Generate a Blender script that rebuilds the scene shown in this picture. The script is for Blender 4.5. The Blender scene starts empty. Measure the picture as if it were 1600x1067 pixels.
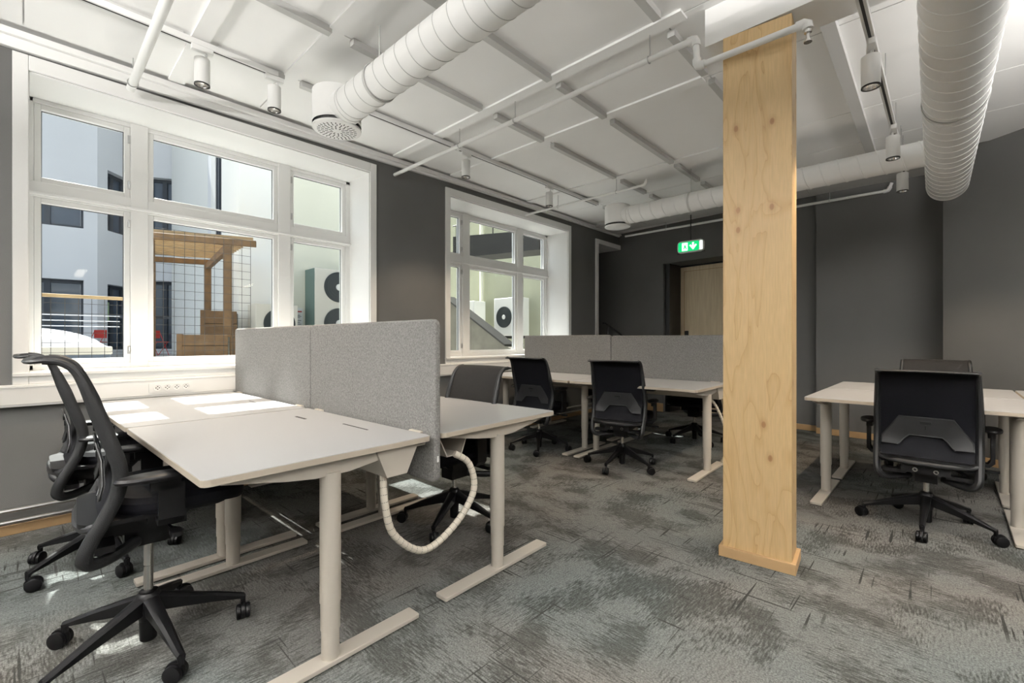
import bpy, bmesh, math, random
from mathutils import Vector, Matrix
R = math.radians
sc = bpy.context.scene
col = sc.collection
random.seed(4)

# ---------------------------------------------------------------- camera, sky, sun, added fill lamps, exposure
cd = bpy.data.cameras.new('camera'); cam = bpy.data.objects.new('camera', cd); col.objects.link(cam)
cd.sensor_width = 36; cd.lens = 705 / 1600 * 36; cd.shift_y = -2 / 1600; cd.clip_start = .05
cam.location = (3.89, 0, 1.12); cam.rotation_euler = (R(90), 0, R(43.03))
sc.camera = cam
w = bpy.data.worlds.new('sky'); sc.world = w; w.use_nodes = True
wn = w.node_tree.nodes; wl = w.node_tree.links; wn.clear()
wo = wn.new('ShaderNodeOutputWorld'); wb = wn.new('ShaderNodeBackground'); ws = wn.new('ShaderNodeTexSky')
ws.sky_type = 'NISHITA'; ws.sun_disc = False; ws.sun_elevation = R(50); ws.sun_rotation = R(-90); ws.air_density = 1.0; ws.dust_density = 2.5
wb.inputs['Strength'].default_value = .46
bwn = wn.new('ShaderNodeRGBToBW'); wmx = wn.new('ShaderNodeMixRGB'); wmx.inputs[0].default_value = .72
wl.new(ws.outputs[0], bwn.inputs[0]); wl.new(ws.outputs[0], wmx.inputs[1]); wl.new(bwn.outputs[0], wmx.inputs[2]); wl.new(wmx.outputs[0], wb.inputs['Color']); wl.new(wb.outputs[0], wo.inputs['Surface'])
def lamp(name, typ, loc, rot, energy, color, **kw):
    d = bpy.data.lights.new(name, typ); d.energy = energy; d.color = color
    for k, v in kw.items(): setattr(d, k, v)
    o = bpy.data.objects.new(name, d); o.location = loc; o.rotation_euler = rot; col.objects.link(o); return o
lamp('sun', 'SUN', (-6, 1, 9), (0, R(-39.8), 0), 18.0, (1, .96, .9), angle=R(.6))
# unseen fill lamps added to brighten the room and ceiling (light up and down)
FILL_LAMPS = [(2.4, -1.5), (5.4, -1.5), (5.9, .6), (5.6, 3.15), (2.4, -2.8)]
for i_, (px_, py_) in enumerate(FILL_LAMPS):
    lamp('fill_downlight', 'AREA', (px_, py_, 2.26), (0, 0, 0), 9, (1, .87, .72), shape='RECTANGLE', size=1.2, size_y=.12)
    lamp('fill_uplight', 'AREA', (px_, py_, 2.345), (R(180), 0, 0), 110 if i_ == 3 else 270, (1, .97, .93), shape='RECTANGLE', size=1.2, size_y=.12)
sc.view_settings.view_transform = 'Standard'; sc.view_settings.look = 'None'; sc.view_settings.gamma = 1
sc.view_settings.exposure = 0.15
try: sc.view_settings.use_curve_mapping = False
except Exception: pass
sc.cycles.max_bounces = 10; sc.cycles.diffuse_bounces = 6; sc.cycles.transparent_max_bounces = 24
sc.cycles.sample_clamp_indirect = 6

# ---------------------------------------------------------------- materials
MATS = {}
def mat(name, color, rough=.5, metal=0, noise=0, nscale=8, bump=0, bscale=60, emis=None, spec=.5, alpha=None):
    m = bpy.data.materials.new(name); m.use_nodes = True; nt = m.node_tree; b = nt.nodes['Principled BSDF']
    b.inputs['Base Color'].default_value = (*color, 1); b.inputs['Roughness'].default_value = rough
    b.inputs['Metallic'].default_value = metal; b.inputs['Specular IOR Level'].default_value = spec
    tc = nt.nodes.new('ShaderNodeTexCoord')
    if noise:
        n = nt.nodes.new('ShaderNodeTexNoise'); n.inputs['Scale'].default_value = nscale; n.inputs['Detail'].default_value = 4
        nt.links.new(tc.outputs['Object'], n.inputs['Vector'])
        mx = nt.nodes.new('ShaderNodeMixRGB'); mx.blend_type = 'MULTIPLY'
        cr = nt.nodes.new('ShaderNodeValToRGB'); cr.color_ramp.elements[0].position = .3; cr.color_ramp.elements[1].position = .7
        cr.color_ramp.elements[0].color = (1 - noise,) * 3 + (1,)
        nt.links.new(n.outputs['Fac'], cr.inputs['Fac'])
        mx.inputs['Fac'].default_value = 1; mx.inputs['Color1'].default_value = (*color, 1)
        nt.links.new(cr.outputs['Color'], mx.inputs['Color2']); nt.links.new(mx.outputs['Color'], b.inputs['Base Color'])
    if bump:
        n = nt.nodes.new('ShaderNodeTexNoise'); n.inputs['Scale'].default_value = bscale; n.inputs['Detail'].default_value = 2
        nt.links.new(tc.outputs['Object'], n.inputs['Vector'])
        bp = nt.nodes.new('ShaderNodeBump'); bp.inputs['Strength'].default_value = bump; bp.inputs['Distance'].default_value = .004
        nt.links.new(n.outputs['Fac'], bp.inputs['Height']); nt.links.new(bp.outputs['Normal'], b.inputs['Normal'])
    if emis:
        b.inputs['Emission Color'].default_value = (*emis[0], 1); b.inputs['Emission Strength'].default_value = emis[1]
    MATS[name] = m; return m

mat('wall_grey', (.125, .125, .121), .75, noise=.12, nscale=1.5, bump=.15, bscale=220)
mat('white_paint', (.80, .80, .79), .45, noise=.03, nscale=3)
mat('white_frame', (.78, .78, .77), .35)
mat('ceiling_white', (.88, .88, .875), .85, noise=.03, nscale=2, bump=.1, bscale=300)
mat('batten', (.55, .55, .54), .6)
mat('duct_white', (.84, .84, .83), .4)
mat('duct_seam', (.56, .56, .55), .5)
mat('pipe_white', (.80, .80, .79), .35)
mat('dark_slot', (.03, .03, .03), .6)
mat('laminate', (.42, .424, .432), .30, noise=.02, nscale=4)
mat('edge_warm_light', (.50, .44, .36), .5)  # beige puts the warm light on white desk edges into their colour
mat('desk_steel', (.58, .535, .47), .38)
mat('black_plastic', (.004, .004, .0045), .42, spec=.22)
mat('grey_plastic', (.014, .0145, .0155), .38, spec=.32, bump=.25, bscale=400)
mat('seat_fabric', (.0035, .0038, .006), .65, spec=.15, noise=.2, nscale=60, bump=.3, bscale=500)
mat('back_fabric', (.018, .0172, .0165), .8, spec=.2, noise=.2, nscale=60, bump=.2, bscale=500)
mat('chrome', (.75, .74, .72), .22, metal=1)
mat('pipe_steel', (.55, .55, .55), .3, metal=1)
mat('rail_black', (.01, .01, .01), .4)
mat('skirting_pine', (.52, .34, .17), .5, noise=.15, nscale=6)
mat('outdoor_wood', (.23, .13, .055), .65, noise=.4, nscale=9)
mat('outdoor_wood_light', (.50, .35, .18), .6, noise=.25, nscale=9)
mat('wire', (.05, .045, .04), .5)
mat('steel_rail', (.7, .71, .73), .3, metal=.6)
mat('render_blue_white', (.76, .77, .79), .8, noise=.06, nscale=.8)
mat('render_cream', (.80, .79, .66), .85, noise=.08, nscale=1.2)
mat('render_green', (.42, .43, .32), .85, noise=.15, nscale=1.6, bump=.4, bscale=30)
mat('render_white', (.86, .86, .82), .85, noise=.04, nscale=.7)
mat('dark_frame', (.035, .045, .06), .5)
mat('dark_glass', (.06, .085, .12), .08)
mat('plinth_blue', (.13, .16, .21), .8)
mat('terrace', (.42, .41, .39), .9, noise=.2, nscale=5)
mat('dome_white', (.60, .61, .64), .25)
mat('dome_base', (.72, .68, .60), .5)
mat('ac_cream', (.70, .67, .58), .5)
mat('ac_white', (.80, .80, .76), .5)
mat('ac_green', (.13, .20, .18), .5)
mat('ac_fan', (.035, .045, .045), .5)
mat('red_paint', (.5, .03, .02), .5)
mat('concrete', (.20, .19, .155), .9, noise=.3, nscale=3)
mat('dark_steel', (.03, .028, .025), .6, noise=.4, nscale=4)
mat('green_sign', (.0, .45, .13), .4, emis=((.0, .62, .18), 1.0))
mat('white_sign', (.9, .95, .9), .4, emis=((.85, 1, .9), 1.3))
mat('lamp_glow', (1, 1, 1), .4, emis=((1, .86, .68), 6))
mat('lamp_reflector', (.75, .75, .75), .25, metal=1)
mat('paper_green', (.45, .6, .35), .7)
mat('hose_ivory', (.72, .66, .56), .5)

def nodes(name, rough=.5):
    m = bpy.data.materials.new(name); m.use_nodes = True; MATS[name] = m
    nt = m.node_tree; b = nt.nodes['Principled BSDF']; b.inputs['Roughness'].default_value = rough
    def N(t, **k):
        n = nt.nodes.new(t)
        for a, v in k.items():
            if a in n.inputs.keys() if hasattr(n.inputs, 'keys') else False: n.inputs[a].default_value = v
            else: setattr(n, a, v)
        return n
    return m, nt, b, N, nt.links.new
def ramp(N, pts):
    r = N('ShaderNodeValToRGB'); e = r.color_ramp.elements
    e[0].position, e[0].color = pts[0][0], (*pts[0][1], 1)
    e[1].position, e[1].color = pts[-1][0], (*pts[-1][1], 1)
    for p, c in pts[1:-1]:
        x = e.new(p); x.color = (*c, 1)
    return r

# glass: clear with a little mirror reflection, lets sunlight through
m = bpy.data.materials.new('glass'); m.use_nodes = True; nt = m.node_tree; nt.nodes.clear(); MATS['glass'] = m
o_ = nt.nodes.new('ShaderNodeOutputMaterial'); mx = nt.nodes.new('ShaderNodeMixShader'); tr = nt.nodes.new('ShaderNodeBsdfTransparent')
gl = nt.nodes.new('ShaderNodeBsdfGlossy'); lw = nt.nodes.new('ShaderNodeLayerWeight'); lw.inputs['Blend'].default_value = .5
fp = nt.nodes.new('ShaderNodeMath'); fp.operation = 'POWER'; fp.inputs[1].default_value = 4; nt.links.new(lw.outputs['Facing'], fp.inputs[0])
fr = nt.nodes.new('ShaderNodeMath'); fr.operation = 'MULTIPLY_ADD'; fr.inputs[1].default_value = .35; fr.inputs[2].default_value = .01; nt.links.new(fp.outputs[0], fr.inputs[0])
gl.inputs['Roughness'].default_value = .02; tr.inputs['Color'].default_value = (.93, .96, .96, 1)
nt.links.new(fr.outputs[0], mx.inputs[0]); nt.links.new(tr.outputs[0], mx.inputs[1]); nt.links.new(gl.outputs[0], mx.inputs[2]); nt.links.new(mx.outputs[0], o_.inputs[0])

# plywood: rotary cut pine veneer with wavy grain and knots
m, nt, b, N, L = nodes('plywood', .45)
tc0 = N('ShaderNodeTexCoord'); sx_ = N('ShaderNodeSeparateXYZ'); L(tc0.outputs['Object'], sx_.inputs[0]); ax_ = N('ShaderNodeMath', operation='ADD'); L(sx_.outputs[0], ax_.inputs[0]); L(sx_.outputs[1], ax_.inputs[1]); cx_ = N('ShaderNodeCombineXYZ'); L(ax_.outputs[0], cx_.inputs[0]); L(sx_.outputs[2], cx_.inputs[1])
class tc: outputs = {'Object': cx_.outputs[0]}
mp = N('ShaderNodeMapping'); mp.inputs['Scale'].default_value = (3.4, .8, 1); L(tc.outputs['Object'], mp.inputs['Vector'])
n1 = N('ShaderNodeTexNoise'); n1.inputs['Scale'].default_value = 1.7; n1.inputs['Detail'].default_value = 2.5; n1.inputs['Distortion'].default_value = .8; L(mp.outputs[0], n1.inputs['Vector'])
m1 = N('ShaderNodeMath', operation='MULTIPLY'); m1.inputs[1].default_value = 7; L(n1.outputs['Fac'], m1.inputs[0])
m2 = N('ShaderNodeMath', operation='FRACT'); L(m1.outputs[0], m2.inputs[0])
cr = ramp(N, [(0, (.50, .31, .14)), (.03, (.57, .38, .18)), (.25, (.62, .43, .215)), (.5, (.64, .45, .23)), (.97, (.63, .44, .22)), (1, (.55, .36, .17))]); L(m2.outputs[0], cr.inputs['Fac'])
mp2 = N('ShaderNodeMapping'); mp2.inputs['Scale'].default_value = (7.5, 4.6, 1); L(tc.outputs['Object'], mp2.inputs['Vector'])
vo = N('ShaderNodeTexVoronoi', voronoi_dimensions='2D'); vo.inputs['Scale'].default_value = 1.0; L(mp2.outputs[0], vo.inputs['Vector'])
sp = N('ShaderNodeSeparateColor'); L(vo.outputs['Color'], sp.inputs[0])
gt = N('ShaderNodeMath', operation='GREATER_THAN'); gt.inputs[1].default_value = .62; L(sp.outputs[0], gt.inputs[0])
kr = ramp(N, [(0, (1, 1, 1)), (.06, (.9, .9, .9)), (.085, (.3, .3, .3)), (.2, (0, 0, 0))]); L(vo.outputs['Distance'], kr.inputs['Fac'])
mk = N('ShaderNodeMath', operation='MULTIPLY'); L(kr.outputs['Color'], mk.inputs[0]); L(gt.outputs[0], mk.inputs[1])
mk2 = N('ShaderNodeMath', operation='MULTIPLY'); mk2.inputs[1].default_value = .95; L(mk.outputs[0], mk2.inputs[0])
mx = N('ShaderNodeMixRGB'); mx.inputs['Color2'].default_value = (.30, .14, .05, 1); L(mk2.outputs[0], mx.inputs['Fac']); L(cr.outputs['Color'], mx.inputs['Color1'])
fn = N('ShaderNodeTexNoise'); fn.inputs['Scale'].default_value = 40; mp3 = N('ShaderNodeMapping'); mp3.inputs['Scale'].default_value = (4, .25, 1); L(tc.outputs['Object'], mp3.inputs['Vector']); L(mp3.outputs[0], fn.inputs['Vector'])
cf = ramp(N, [(.3, (.9, .9, .9)), (.7, (1.03, 1.03, 1.03))]); L(fn.outputs['Fac'], cf.inputs['Fac'])
mm = N('ShaderNodeMixRGB', blend_type='MULTIPLY'); mm.inputs['Fac'].default_value = 1; L(mx.outputs[0], mm.inputs['Color1']); L(cf.outputs[0], mm.inputs['Color2']); L(mm.outputs[0], b.inputs['Base Color'])

# pale wood door
m, nt, b, N, L = nodes('door_veneer', .5)
tc = N('ShaderNodeTexCoord'); mp = N('ShaderNodeMapping'); mp.inputs['Scale'].default_value = (30, 30, 1.5); L(tc.outputs['Object'], mp.inputs['Vector'])
n1 = N('ShaderNodeTexNoise'); n1.inputs['Scale'].default_value = 2; n1.inputs['Detail'].default_value = 4; L(mp.outputs[0], n1.inputs['Vector'])
cr = ramp(N, [(.3, (.62, .50, .33)), (.7, (.74, .62, .43))]); L(n1.outputs['Fac'], cr.inputs['Fac']); L(cr.outputs['Color'], b.inputs['Base Color'])

# screen fabric: grey felt with fine flecks
m, nt, b, N, L = nodes('screen_felt', .95)
tc = N('ShaderNodeTexCoord'); mp = N('ShaderNodeMapping'); mp.inputs['Scale'].default_value = (1, 1, 1.0); L(tc.outputs['Object'], mp.inputs['Vector'])
n1 = N('ShaderNodeTexNoise'); n1.inputs['Scale'].default_value = 300; n1.inputs['Detail'].default_value = 3; L(mp.outputs[0], n1.inputs['Vector'])
n2 = N('ShaderNodeTexNoise'); n2.inputs['Scale'].default_value = 120; n2.inputs['Detail'].default_value = 3; L(mp.outputs[0], n2.inputs['Vector'])
ad = N('ShaderNodeMixRGB'); ad.inputs['Fac'].default_value = .4; L(n1.outputs['Fac'], ad.inputs['Color1']); L(n2.outputs['Fac'], ad.inputs['Color2'])
cr = ramp(N, [(.38, (.12, .117, .113)), (.62, (.26, .254, .245))]); L(ad.outputs[0], cr.inputs['Fac']); L(cr.outputs['Color'], b.inputs['Base Color'])
bp = N('ShaderNodeBump'); bp.inputs['Strength'].default_value = .3; bp.inputs['Distance'].default_value = .002; L(n1.outputs['Fac'], bp.inputs['Height']); L(bp.outputs[0], b.inputs['Normal'])

# carpet: mottled grey green tiles with dark scratchy strokes both ways
m, nt, b, N, L = nodes('carpet', .95)
b.inputs['Specular IOR Level'].default_value = .1
tc = N('ShaderNodeTexCoord')
def noise(scale, sx, sy, det=3, dist=0, off=0, rz=0):
    mp = N('ShaderNodeMapping'); mp.inputs['Scale'].default_value = (sx, sy, 1); mp.inputs['Location'].default_value = (off, off * .7, 0); mp.inputs['Rotation'].default_value = (0, 0, rz)
    L(tc.outputs['Object'], mp.inputs['Vector'])
    n = N('ShaderNodeTexNoise'); n.inputs['Scale'].default_value = scale; n.inputs['Detail'].default_value = det; n.inputs['Distortion'].default_value = dist
    L(mp.outputs[0], n.inputs['Vector']); return n.outputs['Fac']
def mix(f, a, c, mode='MIX'):
    x = N('ShaderNodeMixRGB', blend_type=mode)
    for s, v in ((x.inputs['Fac'], f), (x.inputs['Color1'], a), (x.inputs['Color2'], c)):
        if isinstance(v, (int, float)): s.default_value = v if s.name == 'Fac' or s.type == 'VALUE' else (v, v, v, 1)
        elif isinstance(v, tuple): s.default_value = (*v, 1)
        else: L(v, s)
    return x.outputs[0]
A = noise(2.7, 1, 1.5, 7)                        # cloud patches, drawn out one way and the other
B = noise(2.7, 1.5, 1, 7, 0, 7)
sel = noise(1.6, 1, 1, 1, 0, 31)
cs = ramp(N, [(.47, (0, 0, 0)), (.53, (1, 1, 1))]); L(sel, cs.inputs['Fac'])
patch = mix(cs.outputs['Color'], A, B)
Sx = noise(24, 1, 6, 4, 0, 3); Sy = noise(24, 6, 1, 4, 0, 11)    # hatching
st = mix(cs.outputs['Color'], Sx, Sy)
pj = mix(.30, patch, st); c1 = ramp(N, [(.445, (0, 0, 0)), (.53, (1, 1, 1))]); L(pj, c1.inputs['Fac'])
c2 = ramp(N, [(.34, (0, 0, 0)), (.62, (1, 1, 1))]); L(st, c2.inputs['Fac'])
hue = noise(.9, 1, 1, 2, 0, 21)
ch = ramp(N, [(.42, (.140, .151, .147)), (.60, (.160, .154, .143))]); L(hue, ch.inputs['Fac'])
ch2 = ramp(N, [(.42, (.036, .040, .036)), (.60, (.044, .040, .035))]); L(hue, ch2.inputs['Fac'])
f1 = mix(.35, c1.outputs['Color'], c2.outputs['Color'])
lo = mix(f1, ch2.outputs['Color'], ch.outputs['Color'])
def strokes(sx, sy, off):
    a = noise(2.4, sx, sy, 0, 0, off); r = ramp(N, [(.235, (1, 1, 1)), (.255, (0, 0, 0))]); L(a, r.inputs['Fac']); return r.outputs['Color']
km = noise(2.2, 1, 1, 2, 0, 77); kr_ = ramp(N, [(.47, (0, 0, 0)), (.55, (1, 1, 1))]); L(km, kr_.inputs['Fac'])
kk = mix(1.0, mix(1.0, strokes(.8, 24, 5), strokes(24, .8, 17), 'ADD'), mix(1.0, strokes(1.1, 30, 43), strokes(28, 1.1, 57), 'ADD'), 'ADD')
kk = mix(1.0, kk, kr_.outputs['Color'], 'MULTIPLY')
lo = mix(kk, lo, (.028, .028, .025))
tf0 = noise(420, 1, 1, 1); tf1 = noise(150, 1, 1, 2, 0, 9); tf = mix(.55, tf0, tf1)                              # loop pile
cp = ramp(N, [(.36, (.45, .45, .45)), (.62, (1.35, 1.35, 1.35))]); L(tf, cp.inputs['Fac'])
fin = mix(1.0, lo, cp.outputs['Color'], 'MULTIPLY'); L(fin, b.inputs['Base Color'])
bp = N('ShaderNodeBump'); bp.inputs['Strength'].default_value = .6; bp.inputs['Distance'].default_value = .004; L(tf, bp.inputs['Height']); L(bp.outputs[0], b.inputs['Normal'])

# ---------------------------------------------------------------- mesh helpers
class MB:
    def __init__(s): s.v = []; s.f = []
    def add(s, vs, fs, M=None):
        n = len(s.v); s.v += [tuple(M @ Vector(v)) if M else tuple(v) for v in vs]; s.f += [tuple(i + n for i in f) for f in fs]; return s
    def box(s, x0, x1, y0, y1, z0, z1, M=None):
        vs = [(x, y, z) for z in (z0, z1) for x, y in ((x0, y0), (x1, y0), (x1, y1), (x0, y1))]
        return s.add(vs, [(0, 3, 2, 1), (4, 5, 6, 7), (0, 1, 5, 4), (1, 2, 6, 5), (2, 3, 7, 6), (3, 0, 4, 7)], M)
    def prism(s, poly, a, b, axis='z', M=None):
        n = len(poly)
        f = {'z': lambda p, h: (p[0], p[1], h), 'y': lambda p, h: (p[0], h, p[1]), 'x': lambda p, h: (h, p[0], p[1])}[axis]
        vs = [f(p, a) for p in poly] + [f(p, b) for p in poly]
        ar = sum(poly[i][0] * poly[(i + 1) % n][1] - poly[(i + 1) % n][0] * poly[i][1] for i in range(n))
        fl = (ar > 0) ^ (b < a) ^ (axis == 'y')
        sides = [(i, (i + 1) % n, n + (i + 1) % n, n + i) for i in range(n)]
        bot, top = tuple(range(n))[::-1], tuple(range(n, 2 * n))
        if not fl: sides = [t[::-1] for t in sides]; bot, top = bot[::-1], top[::-1]
        return s.add(vs, sides + [bot, top], M)
    def lathe(s, prof, n=20, M=None, cap=True):
        k = len(prof); vs = []; fs = []
        for i in range(n):
            a = 2 * math.pi * i / n
            for r, z in prof: vs.append((r * math.cos(a), r * math.sin(a), z))
        for i in range(n):
            j = (i + 1) % n
            for q in range(k - 1): fs.append((i * k + q, j * k + q, j * k + q + 1, i * k + q + 1))
        if cap:
            if prof[0][0] > 1e-6: fs.append(tuple(i * k for i in range(n))[::-1])
            if prof[-1][0] > 1e-6: fs.append(tuple(i * k + k - 1 for i in range(n)))
        return s.add(vs, fs, M)
    def tube(s, pts, r, n=10, sec=None, up=(0, 0, 1), closed=False, radii=None):
        pts = [Vector(p) for p in pts]; m = len(pts); vs = []; fs = []
        sec = sec or [(math.cos(2 * math.pi * i / n), math.sin(2 * math.pi * i / n)) for i in range(n)]; n = len(sec)
        prev = None
        for i, p in enumerate(pts):
            a = pts[i - 1] if (i or closed) else p; c = pts[(i + 1) % m] if (i < m - 1 or closed) else p
            t = (c - a).normalized()
            if prev is None:
                u = Vector(up); u = (u - t * u.dot(t))
                if u.length < 1e-3: u = Vector((1, 0, 0)) - t * t.x
            else: u = prev - t * prev.dot(t)
            u.normalize(); prev = u; w_ = t.cross(u)
            rr = radii[i] if radii else r
            rx, ry = rr if isinstance(rr, tuple) else (rr, rr)
            for q in sec: vs.append(p + w_ * q[0] * rx + u * q[1] * ry)
        for i in range(m if closed else m - 1):
            j = (i + 1) % m
            for q in range(n):
                e = (q + 1) % n; fs.append((i * n + q, i * n + e, j * n + e, j * n + q))
        if not closed: fs += [tuple(range(n))[::-1], tuple((m - 1) * n + q for q in range(n))]
        return s.add(vs, fs)
    def grid(s, fn, nu, nv):
        vs = [fn(i / nu, j / nv) for i in range(nu + 1) for j in range(nv + 1)]; k = nv + 1
        return s.add(vs, [(i * k + j, (i + 1) * k + j, (i + 1) * k + j + 1, i * k + j + 1) for i in range(nu) for j in range(nv)])
    def mesh(s, name, m, smooth=True):
        me = bpy.data.meshes.new(name); me.from_pydata(s.v, [], s.f); me.materials.append(MATS[m])
        bm = bmesh.new(); bm.from_mesh(me); bmesh.ops.recalc_face_normals(bm, faces=bm.faces); bm.to_mesh(me); bm.free()
        if smooth:
            for p in me.polygons: p.use_smooth = True
            me.set_sharp_from_angle(angle=R(35))
        return me
    def build(s, name, m, parent=None, bevel=0, smooth=True, loc=None, kind=None, seg=2):
        o = bpy.data.objects.new(name, s.mesh(name, m, smooth)); col.objects.link(o)
        if parent: o.parent = parent
        if loc: o.location = loc
        if kind: o['kind'] = kind
        if bevel:
            b = o.modifiers.new('bevel', 'BEVEL'); b.width = bevel; b.segments = seg; b.limit_method = 'ANGLE'; b.angle_limit = R(40); b.harden_normals = False
        return o
def tag(o, label, cat, group=None, kind=None):
    if label: o['label'] = label
    if cat: o['category'] = cat
    if group: o['group'] = group
    if kind: o['kind'] = kind
    return o
def empty(name, loc=(0, 0, 0), rz=0, kind=None):
    o = bpy.data.objects.new(name, None); col.objects.link(o); o.location = loc; o.rotation_euler = (0, 0, rz); o.empty_display_size = .1
    if kind: o['kind'] = kind
    return o
def kids(o): return [c for c in bpy.data.objects if c.parent == o]
def copy_tree(o, parent=None, tree=None):
    c = o.copy(); col.objects.link(c)
    if parent: c.parent = parent
    for ch in kids(o): copy_tree(ch, c)
    return c
def bez(pts, n):
    out = []
    P = [Vector(p) for p in pts]
    for i in range(len(P) - 1):
        p0 = P[max(i - 1, 0)]; p1 = P[i]; p2 = P[i + 1]; p3 = P[min(i + 2, len(P) - 1)]
        for k in range(n):
            t = k / n
            out.append(.5 * ((2 * p1) + (p2 - p0) * t + (2 * p0 - 5 * p1 + 4 * p2 - p3) * t * t + (3 * p1 - p0 - 3 * p2 + p3) * t ** 3))
    out.append(P[-1]); return out
def rrect(x0, x1, y0, y1, r, n=4):
    out = []
    for cx, cy, a in ((x1 - r, y1 - r, 0), (x0 + r, y1 - r, 90), (x0 + r, y0 + r, 180), (x1 - r, y0 + r, 270)):
        for i in range(n + 1): t = R(a + 90 * i / n); out.append((cx + r * math.cos(t), cy + r * math.sin(t)))
    return out

# ---------------------------------------------------------------- the room
CZ = 2.90
fl = MB().box(-.5, 7.1, -3.6, 7.6, -.1, 0).box(-.85, -.5, 6.055, 7.6, -.1, 0).build('floor', 'carpet', kind='structure', smooth=False)
ceil = MB().box(-.46, 7.1, -3.6, 7.6, CZ + .02, CZ + .14).box(-.85, -.46, 6.055, 7.6, CZ + .02, CZ + .14).build('ceiling', 'ceiling_white', kind='structure', smooth=False)

# window wall, with three openings; openings measured in y
OP = [(.0, 2.195), (3.16, 5.355), (-3.1, -.905)]      # window reveals; the last one is unseen, added for more daylight
z0, z1 = .93, 2.705
wl_ = MB()
ys = [-3.6]
for a, b_ in sorted(OP): ys += [a, b_]
ys += [6.155]
segs = [(ys[i], ys[i + 1]) for i in range(0, len(ys), 2)]
for a, b_ in segs: wl_.box(-.46, 0, a, b_, 0, CZ + .02)
for a, b_ in OP: wl_.box(-.46, 0, a, b_, 0, z0 - .03); wl_.box(-.46, 0, a, b_, z1, CZ + .02)
wl_.box(-.46, 0, 6.155, 6.9, 2.66, CZ + .02)
wallL = wl_.build('wall_left', 'wall_grey', kind='structure', smooth=False)
# recess beside the back wall, open to a stair with a handrail
MB().box(-.85, -.75, 6.055, 7.0, -.1, 2.9).box(-.75, -.46, 6.055, 6.155, 0, 2.9).box(-.75, -.46, 6.155, 6.9, 2.66, 2.9).build('wall_recess', 'wall_grey', kind='structure', smooth=False)
t = MB().box(.0, .022, 6.085, 6.155, 0, 2.72).box(0, .022, 6.155, 6.84, 2.65, 2.72).box(-.46, .0, 6.150, 6.160, 0, 2.655).box(-.46, 0, 6.155, 6.85, 2.65, 2.662)
t.build('trim_1', 'white_paint', kind='structure', smooth=False)
hr = empty('handrail', (-.1, 6.535, 0)); tag(hr, 'black steel stair handrail sloping down in the recess by the back wall', 'handrail')
MB().tube([(-.03, -.02, 1.40), (.01, .0, 1.402), (.21, .15, 1.215), (.42, .2, 1.02)], .016, 8).build('rail', 'rail_black', hr)
MB().tube([(.05, .02, 0), (.05, .02, 1.37)], .014, 8).build('post', 'rail_black', hr)

# back wall (slightly out of square) with a deep door niche
def wallbox(mb, p, q, th, za, zb):
    p = Vector(p); q = Vector(q); d = (q - p).normalized(); n = Vector((-d.y, d.x)) * th
    return mb.prism([tuple(p), tuple(q), tuple(q + n), tuple(p + n)], za, zb)
def bw(x): return 6.85 - .085 * x
DX0, DX1, DZ = .80, 2.05, 2.315
wbk = MB()
wallbox(wbk, (-.85, bw(-.85)), (DX0, bw(DX0)), .7, 0, CZ + .02)
wallbox(wbk, (DX1, bw(DX1)), (4.6, bw(4.6)), .7, 0, CZ + .02)
wallbox(wbk, (DX0, bw(DX0)), (DX1, bw(DX1)), .7, DZ, CZ + .02)
wbk.build('wall_back', 'wall_grey', kind='structure', smooth=False)
MB().box(2.86, 4.02, bw(3.9) - .012 - .03, bw(3.9) + .03, 0, CZ).build('wall_back_panel', 'wall_grey', kind='structure', smooth=False).rotation_euler = (0, 0, 0)
ob = MB(); wallbox(ob, (3.96, 6.07), (7.0, 3.76), .5, 0, CZ + .02); ob.build('wall_right_oblique', 'wall_grey', kind='structure', smooth=False)
MB().box(7.0, 7.1, -3.6, 3.8, 0, CZ + .02).build('wall_right', 'wall_grey', kind='structure', smooth=False)
MB().box(-.46, 7.1, -3.6, -3.5, 0, CZ + .02).build('wall_front', 'wall_grey', kind='structure', smooth=False)
# door
dr = empty('door_1', (DX0 + .1, bw(DX0 + .1) + .42, 0), math.atan(-.085), 'structure')
MB().box(-.1, 1.16, .0, .05, 0, DZ).box(-.1, .012, -.36, 0, 0, DZ - .0).build('door_frame', 'rail_black', dr, smooth=False)
MB().box(.015, 1.0, -.022, .0, .005, DZ - .03).build('door_leaf', 'door_veneer', dr, bevel=.003)
g = MB()
for a, b_, c, d in ((.075, .083, .2, 2.22), (.85, .858, .2, 2.22)): g.box(a, b_, -.026, -.021, c, d)
g.box(.075, .858, -.026, -.021, 2.212, 2.22); g.build('inlay_strip', 'skirting_pine', dr)
MB().prism(rrect(.09, .15, 1.08, 1.27, .01), -.034, -.022, 'y').build('lock_plate', 'rail_black', dr)
MB().tube([(.12, -.034, 1.17), (.12, -.075, 1.17), (.21, -.075, 1.17)], .008, 8).build('door_handle', 'chrome', dr)

# skirting boards of pale pine
def skirt(name, p, q, h, th=.016):
    m_ = MB(); p = Vector(p); q = Vector(q); d = (q - p).normalized(); n = Vector((d.y, -d.x)) * th
    m_.prism([tuple(p + n), tuple(q + n), tuple(q), tuple(p)], 0, h); m_.build(name, 'skirting_pine', kind='structure', bevel=.003, smooth=False)
skirt('baseboard_left', (0, -3.5), (0, 6.08), .055)
bpy.data.objects['baseboard_left'].scale = (1, 1, 1)
skirt('baseboard_back', (.05, bw(.05)), (DX0, bw(DX0)), .13)
skirt('baseboard_back_2', (DX1, bw(DX1)), (2.86, bw(2.86)), .07)
skirt('baseboard_back_3', (2.86, bw(3.9) - .042), (3.9, bw(3.9) - .042), .07)
skirt('baseboard_right', (3.96, 6.07), (7.0, 3.76), .07)
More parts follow.
